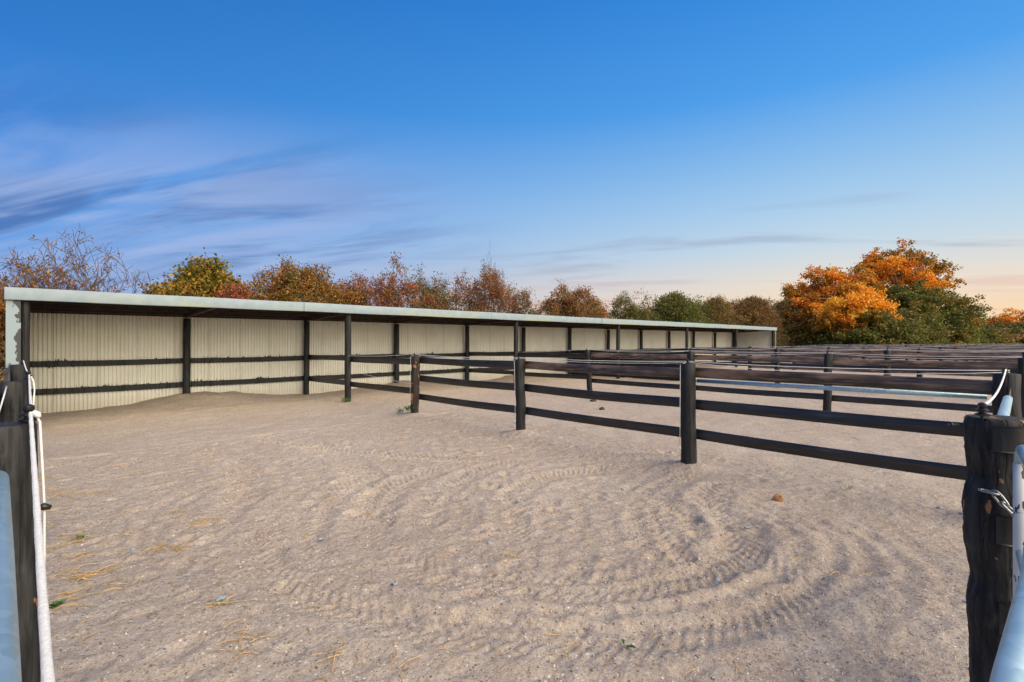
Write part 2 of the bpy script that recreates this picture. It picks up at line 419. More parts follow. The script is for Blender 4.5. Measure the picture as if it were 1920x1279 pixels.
def add_prints(xs, ys, z):
    step = xs[1]-xs[0]
    for (px, py, r, dp, a) in prints:
        i0, i1 = np.searchsorted(xs, (px-r*2.6, px+r*2.6)); j0, j1 = np.searchsorted(ys, (py-r*2.6, py+r*2.6))
        if i1-i0 < 2 or j1-j0 < 2: continue
        gx, gy = np.meshgrid(xs[i0:i1]-px, ys[j0:j1]-py, indexing='ij')
        u = (gx*math.cos(a)+gy*math.sin(a))/1.3; v = -gx*math.sin(a)+gy*math.cos(a); q = np.hypot(u, v)/r
        z[i0:i1, j0:j1] += -.5*dp*np.exp(-q**4) + .16*dp*np.exp(-((q-1.35)/.35)**2)
    return z
def grid_faces(nx, ny, keep=None):
    i = np.arange(nx-1)[:, None]*ny + np.arange(ny-1)[None, :]
    f = np.stack([i, i+ny, i+ny+1, i+1], -1)
    f = f.reshape(-1, 4) if keep is None else f[keep]
    return f
def np_mesh(name, V, Fc, mat, smooth=True):
    me = bpy.data.meshes.new(name); k = Fc.shape[1]
    me.vertices.add(len(V)); me.vertices.foreach_set('co', np.ascontiguousarray(V, dtype=np.float32).ravel())
    me.loops.add(Fc.size); me.loops.foreach_set('vertex_index', Fc.astype(np.int32).ravel())
    me.polygons.add(len(Fc)); me.polygons.foreach_set('loop_start', np.arange(0, Fc.size, k, dtype=np.int32))
    me.polygons.foreach_set('use_smooth', np.full(len(Fc), smooth))
    me.materials.append(MAT[mat]); me.update(calc_edges=True); me.validate(); return me
def build_sand():
    Vs, Fs, off = [], [], 0
    xs = np.arange(-.5, 7.0, .0165); ys = np.arange(-.9, 9.2, .0165)
    gx, gy = np.meshgrid(xs, ys, indexing='ij'); z = add_prints(xs, ys, height(gx, gy))
    Vs.append(np.stack([gx, gy, z], -1).reshape(-1, 3)); Fs.append(grid_faces(len(xs), len(ys))); off += Vs[-1].shape[0]
    x1, y1 = xs[-1], ys[-1]
    xs = np.concatenate([np.arange(-3.2, 24, .075), np.arange(24, 130, .5)]); ys = np.concatenate([np.arange(-14, -1, .5), np.arange(-1, 15.6, .075), np.arange(15.62, 16.0, .1)])
    gx, gy = np.meshgrid(xs, ys, indexing='ij')
    z = height(gx, gy, False) + .02*vn(gx*6, gy*6, 6) + .02*vn(gx*3.3, gy*3.3, 12)
    ins = (gx > -.5) & (gx < x1) & (gy > -.9) & (gy < y1); z = np.where(ins, z-.06, z)
    cx = (gx[:-1, :-1]+gx[1:, 1:])/2; cy = (gy[:-1, :-1]+gy[1:, 1:])/2
    keep = ~((cx > -.3) & (cx < x1-.2) & (cy > -.7) & (cy < y1-.2))
    # beyond the shelter's left end the ground is grass
    keep &= ~((cx < -.25) & (cy > 1.0))
    Vs.append(np.stack([gx, gy, z], -1).reshape(-1, 3)); Fs.append(grid_faces(len(xs), len(ys), keep)+off)
    me = np_mesh('sand_yard', np.concatenate(Vs), np.concatenate(Fs), 'sand')
    tag(link('sand_yard', me), 'raked pinkish grey sand of the yards with tyre marks and hoof prints', kind='structure')
build_sand()
g = MB(); g.v = [(-700, -700, -.2), (900, -700, -.2), (900, 900, -.2), (-700, 900, -.2)]; g.f = [(0, 1, 2, 3)]
tag(g.build('ground', 'grass_field'), kind='structure')
def hz(x, y):
    return float(height(np.array([x]), np.array([y]), False)[0])

# ------------------------------------------------------------------ round timber posts
_rn = np.random.RandomState(77).rand(257, 257)
def post_mesh(x, y, z0, z1, r, seed, lean=(0, 0), n=14, rings=9, wob=.05, mat='black_timber', knots=(), rough=0.0):
    rr = np.random.RandomState(seed); b = MB()
    ph = rr.uniform(0, 6.28, 6); amp = rr.uniform(.2, 1, 6)*wob
    zs = list(np.linspace(z0, z1-.012, rings)) + [z1]
    for k, z in enumerate(zs):
        t = (z-z0)/(z1-z0)
        cx = x + lean[0]*t + .06*r*math.sin(3*t+ph[0]); cy = y + lean[1]*t + .06*r*math.sin(2.5*t+ph[1])
        for j in range(n):
            a = 2*math.pi*j/n
            q = r*(1.03-.06*t)*(1 + amp[0]*math.sin(2*a+ph[2]+2*t) + amp[1]*math.sin(3*a+ph[3]-3*t) + amp[2]*math.sin(a*5+ph[4]+9*t)*.5 + amp[3]*math.sin(a+t*14+ph[5]))
            for (kz, ka, ks, kh) in knots:
                da = (a-ka+math.pi) % (2*math.pi)-math.pi
                q += r*kh*math.exp(-((z-kz)/ks)**2-(da/.9)**2)
            if rough: q += r*rough*(float(_rn[int(z*97) % 256, int(a*9) % 256])-.5+.8*(float(_rn[int(z*23+3) % 256, int(a*3.2) % 256])-.5))
            if k == len(zs)-1: q *= .93
            b.v.append((cx+q*math.cos(a), cy+q*math.sin(a), z))
    for k in range(len(zs)-1):
        for j in range(n):
            a0 = k*n+j; a1 = k*n+(j+1) % n
            b.f.append((a0, a1, a1+n, a0+n))
    e = (len(zs)-1)*n; b.v.append((x+lean[0], y+lean[1], z1+.004)); c = len(b.v)-1
    for j in range(n): b.f.append((e+j, e+(j+1) % n, c))
    return b
def put_post(parent, x, y, z0, z1, r, seed, name='post', **kw):
    mat = kw.pop('mat', 'black_timber')
    me = post_mesh(x, y, z0, z1, r, seed, **kw).build(name, mat, mesh_only=True, loc=(x, y, 0))
    autosmooth(me, 50)
    return link(name, me, parent, (x, y, 0))

# ------------------------------------------------------------------ shelter
SX0, SX1 = .03, .03 + BAY*NB
shed = empty('stable_shelter', (SX0, YF, 0))
tag(shed, 'long open-fronted shelter with cream corrugated back wall and pale fascia', 'shelter')
def loc_of(o): return o.location
PIT = BAY/80
def corrug(axis, a0, a1, fixed, z0f, z1f, amp=.0160, per=10):
    """vertical corrugated sheet along x (axis 0) or y (axis 1)"""
    b = MB(); n = int(round((a1-a0)/PIT))*per
    for i in range(n+1):
        a = a0+(a1-a0)*i/n; o = amp*(2*math.exp(-(((i % per)/per-.5)/.17)**2)-1)
        for zf in (z0f, z1f):
            z = zf(a) if callable(zf) else zf
            b.v.append((a, fixed+o, z) if axis == 0 else (fixed+o, a, z))
    for i in range(n): b.f.append((2*i, 2*i+2, 2*i+3, 2*i+1))
    return b
for k in range(NB*2):      # back wall, one run of sheets between each pair of posts
    x0 = SX0 + k*BAY/2; b = corrug(0, x0+.002, x0+BAY/2-.002, YB+.012*(k % 2)*.3, -.2, 2.35)
    b.build('wall_sheet', 'wall', shed, True, (x0, YB, 0))
for nm, xx in (('end_wall_sheet', SX0-.085), ('end_wall_sheet', SX1+.085)):
    b = corrug(1, YF-.05, YB+.05, xx, -.2, lambda y: 2.47-(y-YF)*.045)
    b.build(nm, 'wall', shed, True, (xx, YF, 0))
# roof sheets
def roof_z(y): return 2.49-(y-12.45)*.045
for k in range(NB):
    b = MB(); x0 = SX0+k*BAY-(.12 if k == 0 else 0); x1 = SX0+(k+1)*BAY+(.12 if k == NB-1 else 0); n = 6*80
    for i in range(n+1):
        x = x0+(x1-x0)*i/n; o = .0085*math.sin(2*math.pi*i/6)
        for y in (12.47, 15.62): b.v.append((x, y, roof_z(y)+o+.02))
    for i in range(n): b.f.append((2*i, 2*i+2, 2*i+3, 2*i+1))
    b.build('roof_sheet', 'roof_steel', shed, True, (x0, YF, 2.4))
# purlins along the length, rafters across
for y in (12.66, 13.6, 14.55, 15.36):
    for k in range(NB):
        x0 = SX0+k*BAY+.003; zt = roof_z(y)+.008
        MB().box(x0, x0+BAY-.006, y-.025, y+.025, zt-.10, zt).build('purlin', 'roof_timber', shed, loc=(x0, y, zt))
for k in range(NB*2+1):
    x = SX0+k*BAY/2; b = MB()
    i = 0; y0, y1 = 12.5, 15.40; za, zb = roof_z(y0)-.094, roof_z(y1)-.094
    hh = .075 if k % 2 == 0 else .06
    b.v = [(x-.03, y0, za-hh), (x+.03, y0, za-hh), (x+.03, y1, zb-hh), (x-.03, y1, zb-hh), (x-.03, y0, za), (x+.03, y0, za), (x+.03, y1, zb), (x-.03, y1, zb)]
    b.f = MB().box(0, 1, 0, 1, 0, 1).f
    b.build('rafter', 'roof_timber', shed, loc=(x, YF, 2.2))
for k in range(NB):        # wall plate under the back of the roof
    x0 = SX0+k*BAY+.002
    MB().box(x0, x0+BAY-.004, 15.40, 15.428, 2.22, 2.262).build('wall_plate', 'roof_timber', shed, loc=(x0, 15.4, 2.1))
# fascia in lengths, with a lap at each joint
fx = [-.17, 5.0, 11.1, 17.2, 23.3, 29.4, 35.0, SX1+.20]
for i in range(len(fx)-1):
    o = .004*(i % 2); b = MB()
    sag0 = .006*math.sin(i*1.7); sag1 = .006*math.sin((i+1)*1.7); n = 12
    for j in range(n+1):
        x = fx[i]+(fx[i+1]-fx[i])*j/n + (-.010 if j == n else 0); s = sag0+(sag1-sag0)*j/n + .003*math.sin(j*1.1+i)
        prof = [(12.470, 2.538), (12.440, 2.538), (12.424, 2.532), (12.420, 2.518), (12.420, 2.336), (12.424, 2.322), (12.445, 2.314), (12.470, 2.320)]
        for (y, z) in prof: b.v.append((x, y-o, z+s))
    for j in range(n):
        for q in range(7): b.f.append((j*8+q, j*8+q+1, j*8+8+q+1, j*8+8+q))
    me = b.build('fascia', 'fascia', mesh_only=True, loc=(fx[i], 12.42, 2.31)); autosmooth(me, 30)
    link('fascia', me, shed, (fx[i], 12.42, 2.31))
# capping over the two ends, corner flashings
for xx, s in ((-.17, -1), (SX1+.2, 1)):
    b = MB(); za, zb = 2.53, 2.53-3.1*.045
    xa, xb = (xx, xx+.012) if s < 0 else (xx-.012, xx)
    b.v = [(xa, 12.475, za-.22), (xb, 12.475, za-.22), (xb, 15.6, zb-.22), (xa, 15.6, zb-.22), (xa, 12.475, za), (xb, 12.475, za), (xb, 15.6, zb), (xa, 15.6, zb)]
    b.f = MB().box(0, 1, 0, 1, 0, 1).f
    b.build('barge_capping', 'fascia', shed, loc=(xx, YF, 2.3))
MB().box(-.155, .035, 12.478, 12.50, -.1, 2.304).build('corner_flashing', 'corner', shed, loc=(-.15, 12.48, 0))
MB().box(SX1+.075, SX1+.15, 12.478, 12.50, -.1, 2.304).build('corner_flashing', 'fascia', shed, loc=(SX1, 12.48, 0))
# posts
for k in range(NB+1):
    x = SX0+k*BAY+(.06 if k == 0 else 0)
    z1 = 2.305
    put_post(shed, x, YF, -.25, z1, .080 if k else .07, 100+k, rings=12)
for k in range(NB*2+1):
    x = SX0+k*BAY/2+(.06 if k == 0 else 0)
    put_post(shed, x, YB-.17, -.25, 2.185, .085, 130+k, name='rear_post')
# two black boards along the back wall of each half bay
for k in range(NB*2):
    x0 = SX0+k*BAY/2
    for z in (1.09, .48):
        rr = random.Random(k*7+int(z*10)); dz = rr.uniform(-.012, .012); b = MB(); n = 8
        for j in range(n+1):
            x = x0+.004+(BAY/2-.008)*j/n; s = -.012*math.sin(math.pi*j/n)+dz
            for (yy, q) in ((YB-.075, -.066), (YB-.075, .062), (YB-.068, .066), (YB-.018, .066), (YB-.018, -.066)): b.v.append((x, yy, z+q+s))
        for j in range(n):
            for q in range(5): b.f.append((j*5+q, j*5+(q+1) % 5, j*5+5+(q+1) % 5, j*5+5+q))
        b.f += [(0, 1, 2, 3, 4), tuple(n*5+4-i for i in range(5))]
        b.build('wall_rail', 'black_timber', shed, loc=(x0, YB, z))

# ------------------------------------------------------------------ partition fences
def strip(y0, y1, x, z0, z1, seed, half=.069, sag=.02):
    """a flexible black rail strip, slightly dished, running along y"""
    rr = random.Random(seed); n = 14; b = MB(); a1, a2, p = rr.uniform(.001, .003), rr.uniform(.002, .005), rr.uniform(0, 6)
    tw = rr.uniform(-.006, .010)
    prof = [(-.003, -1), (-.008, -.93), (-.0095, -.4), (-.0095, .4), (-.008, .93), (-.003, 1), (.004, 1), (.006, 0), (.004, -1)]
    for j in range(n+1):
        t = j/n; y = y0+(y1-y0)*t
        z = z0+(z1-z0)*t-sag*4*t*(1-t)+a1*math.sin(7*t+p)
        xx = x+a2*math.sin(5*t+p*2)
        for (dx, q) in prof: b.v.append((xx+dx+tw*q*math.sin(math.pi*t*1.3+p), y, z+q*half))
    m = len(prof)
    for j in range(n):
        for q in range(m): b.f.append((j*m+q, j*m+(q+1) % m, j*m+m+(q+1) % m, j*m+m+q))
    b.f += [tuple(range(m)), tuple(n*m+m-1-i for i in range(m))]
    return b
def put_strip(parent, *a, **k):
    mt = k.pop('mat', 'rail'); me = strip(*a, **k).build('rail', mt, mesh_only=True, loc=(a[2], a[0], a[3])); autosmooth(me, 50)
    return link('rail', me, parent, (a[2], a[0], a[3]))
def sagline(p, q, s, n=10):
    p, q = Vector(p), Vector(q)
    return [p.lerp(q, i/n)-Vector((0, 0, s*4*(i/n)*(1-i/n))) for i in range(n+1)]
def insulator(parent, x, y, z, size=1.0):
    b = MB(); prof = [(.006, 0), (.006, .012), (.020, .014), (.021, .020), (.010, .024), (.010, .028), (.018, .030), (.018, .036), (.009, .040), (.013, .046), (.012, .056), (.004, .060)]
    b.tube([(x, y, z+h*size) for _, h in prof], [r*size for r, _ in prof], 12)
    me = b.build('insulator', 'black_plastic', mesh_only=True, loc=(x, y, z)); autosmooth(me, 40)
    return link('insulator', me, parent, (x, y, z))
ORD = ['', 'first', 'second', 'third', 'fourth', 'fifth', 'sixth', 'seventh', 'eighth', 'ninth', 'tenth', 'eleventh', 'twelfth', 'thirteenth']
PO = {}
def fence(k):
    x = BAY*k; f = empty('paddock_fence', (x, YF, 0))
    if k <= NB: lab = f'black post and strip rail fence meeting the {ORD[k]} free front post of the shelter'
    if k == 1: lab = 'nearest black rail fence with three strips, white rope and a galvanised pipe'
    if k == 3: lab = 'black rail fence boarded solid inside the shelter, third fence from the camera'
    if k == NB: lab = 'black rail fence running out from the far end of the shelter'
    if k > NB: lab = f'dark rail fence beyond the shelter, {ORD[k-NB]} past its far end'
    tag(f, lab, 'fence', 'fences between the yards')
    rr = random.Random(50+k); post_y = FY[1:] if k <= NB else FY
    tops = {}
    for i, y in enumerate(post_y):
        gy = hz(x, y); top = 1.30+rr.uniform(-.025, .03)
        lean = (rr.uniform(-.02, .02), rr.uniform(-.03, .03)); r = rr.uniform(.078, .092)
        px = x
        if k == 2 and abs(y-9.41) < .1: lean = (-.10, .04); px = x+.05
        if k == 1 and y < 1: r = .10; top = 1.315
        if k == 1 and abs(y-3.12) < .1: r = .10; top = 1.31
        PO[(k, y)] = put_post(f, px, y, gy-.3, top, r, 200+k*11+i, lean=lean, mat='rubbed_timber' if k == 1 and i == 0 else 'black_timber', rings=12, wob=.09)
        tops[y] = (px+lean[0], y+lean[1], top)
    xr = x+.088
    # two strips from the back wall to the first free post, three beyond it
    def zj(): return rr.uniform(-.012, .012)
    if k <= NB:
        segs = [(YB-.17, YF), (YF, FY[1])]
        for (a, c) in segs:
            if k == 3:
                for q in range(7): 
                    zq = .03+.165*q+.08
                    MB().box(xr-.018, xr+.018, c+.004, a-.004, zq-.080, zq+.080).build('board', 'black_timber', f, loc=(xr, c, zq))
            elif k < NB:
                put_strip(f, a, c, xr, 1.12+zj()*.4, 1.15+zj()*.4, k*100+int(a*10), sag=.008)
                put_strip(f, a, c, xr, .47, .50+zj()*.4, k*100+50+int(a*10), sag=.008)
    else: put_strip(f, FY[0], FY[1], xr, 1.17, 1.17, k*100+3); put_strip(f, FY[0], FY[1], xr, .5, .5, k*100+5)
    zl = {0: 1.185, 1: .785, 2: .395}
    for i in range(1, 4):
        a, c = FY[i], FY[i+1]
        for q in range(3):
            put_strip(f, a, c, xr, zl[q]+zj(), zl[q]+zj(), k*1000+i*10+q, sag=rr.uniform(.004, .018), mat='dusty_rail' if k > 3 or (k > 1 and q == 0) else 'rubbed_rail' if q == 0 and i > 1 else 'rail', half=.066 if k < 4 else .056)  # dusty_rail and rubbed_rail carry reflected sheen painted as brown base colour
    # white electric rope over the post tops
    ys = list(post_y); R = .0045 if k < 8 else .0035
    for i, y in enumerate(ys):
        if k < 5: insulator(PO[(k, y)], tops[y][0]-.03, tops[y][1], tops[y][2]-.004)
    start = (x, YF-.05, 1.22) if k <= NB else None
    pts = []
    if start: pts += sagline(start, (tops[ys[0]][0]-.03, ys[0], tops[ys[0]][2]+.03), .03)
    for a, c in zip(ys[:-1], ys[1:]):
        pts += sagline((tops[a][0]-.03, a, tops[a][2]+.03), (tops[c][0]-.03, c, tops[c][2]+.03), rr.uniform(.015, .05))[1:]
    MB().tube(pts, R, 6).build('rope', 'rope', f, True, (x, YF, 1.3))
    if k <= 4:
        pts = []
        for a, c in zip(ys[:-1], ys[1:]):
            pts += sagline((tops[a][0]+.03, a, tops[a][2]+.012), (tops[c][0]+.03, c, tops[c][2]+.012), rr.uniform(.03, .075))[(1 if pts else 0):]
        MB().tube(pts, R*.8, 6).build('rope', 'rope', f, True, (x, YF, 1.3))
    if k == 1:
        for y in ys[:3]:
            tx, ty, tz = tops[y]; rad = .098 if y > 4 else .112
            p = [(tx-.03, ty, tz+.03), (tx-rad*.84, ty+rad*.6, tz-.02), (x-rad*.86, y+rad*.62, .7), (x-rad*.88, y+rad*.62, .22)]
            dpr = MB().tube(p, .004, 6).build('dropper_rope', 'rope', f, True, (x, y, 1.3))
            e = p[-1]
            MB().tube([(e[0], e[1], e[2]+.035), (e[0], e[1], e[2]+.012), e, (e[0], e[1], e[2]-.02)], [.004, .011, .011, .005], 8).build('rope_knot', 'rope', dpr, True, (x, y, .2))
        # galvanised pipe lying along the last bay
        b = MB().tube([(xr+.03, FY[3]-.06, 1.085), (xr+.03, (FY[3]+FY[4])/2, 1.088), (xr+.03, FY[4]+.15, 1.092)], .024, 14)
        b.build('top_pipe', 'galv', f, True, (xr, FY[3], 1.08))
        MB().tube([(xr+.03, FY[3]+.03, 1.085), (xr+.03, FY[3]-.06, 1.085)], .012, 8).build('pipe_pin', 'chain_steel', f, True, (xr, FY[3], 1.08))
        # rope tied across to the shelter post at knee height
        MB().tube(sagline((x-.01, FY[1]+.09, .66), (x+.4, YF-.1, .72), .01), .004, 6).build('rope', 'rope', f, True, (x, YF, .7))
for k in range(1, 14): fence(k)

# ------------------------------------------------------------------ left fence beside the camera
lf = empty('paddock_fence', (0, 5.27, 0))
tag(lf, 'black post fence at the left edge with white rope and a pale blue pipe', 'fence', 'fences between the yards')
lp1 = put_post(lf, -.025, 2.61, -.3, 1.297, .084, 301, n=40, rings=24, wob=.03, mat='weathered_black_timber')
lp2 = put_post(lf, -.02, 5.27, -.3, 1.300, .082, 302, n=28, rings=16, wob=.03, mat='weathered_black_timber')
put_post(lf, 0, 9.0, -.3, 1.30, .08, 303)
for (a, c) in ((YF, 9.0), (9.0, 5.27), (5.27, 2.61)):
    for z in (1.15, .78, .40): put_strip(lf, a, c, -.10, z, z, int(a*10+z*100), sag=.015)
i1 = insulator(lp1, .028, 2.60, 1.285, 1.35); i2 = insulator(lp2, .055, 5.25, 1.30, 1.25); insulator(lf, .04, 9.0, 1.30)
pts = [(.045, 12.5, 1.24)] + sagline((.05, 9.0, 1.35), (.06, 5.25, 1.345), .02) + sagline((.06, 5.25, 1.345), (.036, 2.60, 1.335), .03)[1:]
MB().tube(pts, .0055, 8).build('rope', 'rope', lf, True, (0, 5.27, 1.3))
# stretch toward the camera, drawn down to the gate
pts = sagline((.033, 2.57, 1.336), (.0218, .32, 1.19), .0, 40)
me = MB().tube(pts, [.0056+.0004*math.sin(i*2.2) for i in range(41)], 12).build('rope', 'rope', mesh_only=True, loc=(.06, 2.6, 1.3)); autosmooth(me, 80)
link('rope', me, lf, (.06, 2.6, 1.3))
# twisted loose end with knot and black clip
pts = [(.036, 2.60, 1.335), (.048, 2.585, 1.325), (.058, 2.57, 1.30), (.066, 2.56, 1.10), (.070, 2.555, .98), (.068, 2.55, .5), (.070, 2.55, .1), (.09, 2.53, .02)]
dpr = MB().tube(pts, .0042, 6).build('dropper_rope', 'rope', lf, True, (.09, 2.6, 1.3))
MB().tube([(.036, 2.585, 1.333), (.043, 2.58, 1.334), (.051, 2.575, 1.328), (.058, 2.57, 1.318)], [.006, .011, .012, .006], 10).build('rope_knot', 'rope', dpr, True, (.07, 2.6, 1.3))
MB().tube([(.052, 2.55, .985), (.068, 2.55, .99), (.088, 2.55, .982)], [.008, .014, .008], 8).build('rope_clip', 'black_plastic', dpr, True, (.09, 2.55, .98))
pts = [(.064, 5.25, 1.35), (.082, 5.22, 1.30), (.088, 5.2, 1.24), (.080, 5.18, 1.1), (.084, 5.2, .9)]
MB().tube(pts, .005, 6).build('dropper_rope', 'rope', lf, True, (.06, 5.2, 1.3))
MB().tube(sagline((-.06, 5.2, 1.27), (-.16, 3.2, 1.0), .06) , .005, 6).build('rope', 'rope', lf, True, (-.1, 5, 1.2))
# pale blue-grey pipe hung from the near post
b = MB().tube([(-.052, 2.52, 1.123), (-.052, 2.50, 1.123), (-.036, 1.6, 1.125), (-.024, .85, 1.125), (-.016, .35, 1.125)], [.022, .030, .030, .030, .030], 24)
me = b.build('gate_pipe', 'galv', mesh_only=True, loc=(-.05, 2.5, 1.12)); autosmooth(me, 50); link('gate_pipe', me, lf, (-.05, 2.5, 1.12))

# ------------------------------------------------------------------ gate post at right
GPX, GPY, GLX, GLY = 2.915, .080, -.040, .040
gp = empty('gate_post', (GPX, GPY, 0))
tag(gp, 'thick knotty black gate post with wrapped bands, chain and rope insulator', 'post')
kn = [(1.06, 2.4, .05, -.16), (.93, 2.2, .06, .14), (.80, 2.4, .10, .20), (.62, 2.4, .05, -.12), (.50, 2.3, .10, .16), (.98, 4.0, .04, .08), (1.20, 2.6, .06, .06)]
put_post(gp, GPX, GPY, -.3, 1.287, .104, 401, lean=(GLX, GLY), n=64, rings=90, wob=.02, mat='weathered_black_timber', knots=kn, rough=.035)
insulator(gp, 2.80, .155, 1.283, 1.15)
MB().tube([(2.77, .225, 1.255), (2.745, .252, 1.256), (2.738, .26, 1.256)], [.006, .006, .004], 8).build('screw', 'black_plastic', gp, True, (2.77, .22, 1.25))
MB().tube([(2.752, .245, 1.256), (2.746, .251, 1.256)], .013, 10).build('screw_ring', 'black_plastic', gp, True, (2.75, .25, 1.25))
# strip rails of the front line, wrapped round the post and nailed
for z, hh in ((1.215, .052), (.857, .058), (.507, .064)):
    b = MB(); n = 26; tt = (z+.3)/1.587; bcx, bcy = GPX+GLX*tt, GPY+GLY*tt
    ring = []
    for i in range(n+1):
        a = math.radians(178 + (352-178)*i/n); r = .113
        ring.append((bcx+r*math.cos(a), bcy+r*math.sin(a), math.cos(a), math.sin(a)))
    last = ring[-1]
    ring += [(last[0]+.02+.3*i, last[1]+.0+.004*i, 0.98, -.1) for i in range(1, 8)]
    for i, (x, y, nx, ny) in enumerate(ring):
        for (o, q) in ((.003, -1), (.008, -.97), (.003, -.90), (.003, .90), (.008, .97), (.003, 1), (-.004, 1), (-.004, -1)): b.v.append((x+nx*o, y+ny*o, z+q*hh))
    m = 8
    for j in range(len(ring)-1):
        for q in range(m): b.f.append((j*m+q, j*m+(q+1) % m, j*m+m+(q+1) % m, j*m+m+q))
    b.f += [tuple(range(m))]
    me = b.build('wrapped_band', 'band_plastic', mesh_only=True, loc=(2.86, .13, z)); autosmooth(me, 35); link('wrapped_band', me, gp, (2.86, .13, z))
# rope from the insulator up to the end post of the nearest fence
ro = MB().tube(sagline((2.80, .155, 1.34), (6.19, .19, 1.355), .06, 14) , .006, 8).build('fence_rope', 'rope', None, True, (2.8, .15, 1.34))
tag(ro, 'white rope sagging from knotty gate post to the post behind it', 'rope')
# galvanised slip pipe behind the post
sp = MB().tube([(2.97, .104, 1.262), (3.6, .112, 1.264), (4.10, .118, 1.266), (4.125, .118, 1.266)], [.021, .021, .021, .014], 18)
me = sp.build('slip_pipe', 'galv', mesh_only=True, loc=(2.97, .1, 1.26)); autosmooth(me, 40)
tag(link('slip_pipe', me, None, (2.97, .1, 1.26)), 'short galvanised pipe end poking out behind the knotty gate post', 'pipe')
# chain
ch = empty('gate_chain', (2.74, .15, .98)); tag(ch, 'galvanised steel chain hanging from the knotty gate post', 'chain')
cp = [Vector(p) for p in ((2.766, .150, 1.004), (2.762, .115, 1.000), (2.753, .088, .964), (2.742, .060, .936), (2.728, .034, .916), (2.70, .012, .906))]
for i in range(len(cp)-1):
    a, c = cp[i], cp[i+1]; d = (c-a); Ln = d.length*.5+.012; d.normalize()
    s = d.cross(Vector((0, 0, 1))).normalized(); u = s.cross(d)
    wv = s if i % 2 == 0 else u; mid = (a+c)/2; ringp = []
    for j in range(17):
        tt = 2*math.pi*j/16; ringp.append(mid+d*(Ln*math.copysign(abs(math.cos(tt))**.7, math.cos(tt)))+wv*(.0125*math.copysign(abs(math.sin(tt))**.8, math.sin(tt))))
    me = MB().tube(ringp, .0046, 8, cap=False).build('link', 'chain_steel', mesh_only=True, loc=cp[0]); autosmooth(me, 80); link('link', me, ch, cp[0])

# gate beside the camera
gt = empty('pipe_gate', (2.6, 0, 0)); tag(gt, 'galvanised pipe gate at the right edge with flaking white upright', 'gate')
pts = [(.25, .045, 1.15), (.94, .024, 1.15), (1.38, .003, 1.155), (2.0, -.004, 1.175), (2.35, .012, 1.195), (2.56, .030, 1.212), (2.61, .036, 1.205), (2.645, .040, 1.185), (2.655, .042, 1.15)]
me = MB().tube(pts, .0195, 24).build('top_rail', 'galv', mesh_only=True, loc=(2.6, 0, 1.1)); autosmooth(me, 80); link('top_rail', me, gt, (2.6, 0, 1.1))
MB().tube([(2.655, .042, 1.149), (2.655, .042, .9), (2.655, .042, .6), (2.655, .042, .16)], .0215, 20).build('upright', 'flaky', gt, True, (2.65, .04, .6))
for z in (.82, .50, .2): MB().tube([(.3, .045, z), (1.38, .003, z), (2.0, -.004, z), (2.65, .04, z)], .0165, 14).build('gate_rail', 'galv', gt, True, (2.6, 0, z))
MB().tube([(.28, .045, 1.13), (.28, .045, .16)], .0215, 16).build('upright', 'galv', gt, True, (.28, .045, .6))

# ------------------------------------------------------------------ small things on the sand
def straw_strand(b, x, y, z, L_, a, rr, up=0.0):
    p0 = (x-L_/2*math.cos(a), y-L_/2*math.sin(a), z+.003); p1 = (x+rr.uniform(-.01, .01), y+rr.uniform(-.01, .01), z+.006+rr.uniform(0, .008)+up*.5); p2 = (x+L_/2*math.cos(a), y+L_/2*math.sin(a), z+.004+up)
    b.tube([p0, p1, p2], rr.uniform(.0014, .0028), 4)
rr = random.Random(11); b = MB()
clumps = [(75, 905, 26, .16), (120, 932, 26, .15), (185, 925, 16, .12), (250, 893, 10, .09), (170, 1078, 46, .15), (145, 1005, 24, .14), (150, 1015, 12, .12), (385, 981, 26, .10), (300, 1025, 16, .10), (340, 1028, 16, .09), (125, 1135, 24, .14), (405, 1143, 14, .08), (455, 1208, 18, .09), (330, 960, 8, .1), (230, 1100, 14, .13), (620, 1245, 10, .08), (960, 1048, 8, .1), (1060, 1205, 8, .08), (760, 1240, 6, .09), (145, 1040, 10, .2), (100, 960, 14, .16)]
for (px, py, n, s) in clumps:
    c = at(px, py)
    for i in range(int(n*.7)):
        x, y = rr.gauss(c[0], s*.55), rr.gauss(c[1], s*.55)
        straw_strand(b, x, y, hz(x, y)+.004, rr.uniform(.05, .16), rr.uniform(0, 6.28), rr, rr.uniform(0, .015))
for i in range(330):
    x, y = rr.uniform(-.2, 6.0), rr.uniform(.6, 8.5)
    straw_strand(b, x, y, hz(x, y)+.003, rr.uniform(.03, .13), rr.uniform(0, 6.28), rr)
for i in range(260):
    x, y = rr.uniform(5.8, 24), rr.uniform(.3, 9)
    straw_strand(b, x, y, hz(x, y)+.003, rr.uniform(.05, .2), rr.uniform(0, 6.28), rr)
tag(b.build('scattered_straw', 'straw'), 'loose stalks of dry straw scattered over the sand', 'straw', kind='stuff')

def blob(x, y, z, r, seed, sq=.6, n=10, m=7):
    q = np.random.RandomState(seed); b = MB(); ph = q.uniform(0, 6.28, 5)
    for i in range(m+1):
        th = math.pi*i/m
        for j in range(n):
            a = 2*math.pi*j/n; k = r*(1+.22*math.sin(2*a+ph[0]+th)+.16*math.sin(3*th+ph[1]+a)+.1*math.sin(5*a+ph[2]))
            b.v.append((x+k*math.sin(th)*math.cos(a)*1.2, y+k*math.sin(th)*math.sin(a), z+k*math.cos(th)*sq))
    for i in range(m):
        for j in range(n): b.f.append((i*n+j, i*n+n+j, i*n+n+(j+1) % n, i*n+(j+1) % n))
    return b
c = at(1457, 944); z = hz(c[0], c[1])
tag(blob(c[0], c[1], z+.022, .045, 5, .9).build('stone', 'rusty_stone', None, False, (c[0], c[1], z)), 'rusty orange stone on the sand in front of the nearest fence', 'stone')
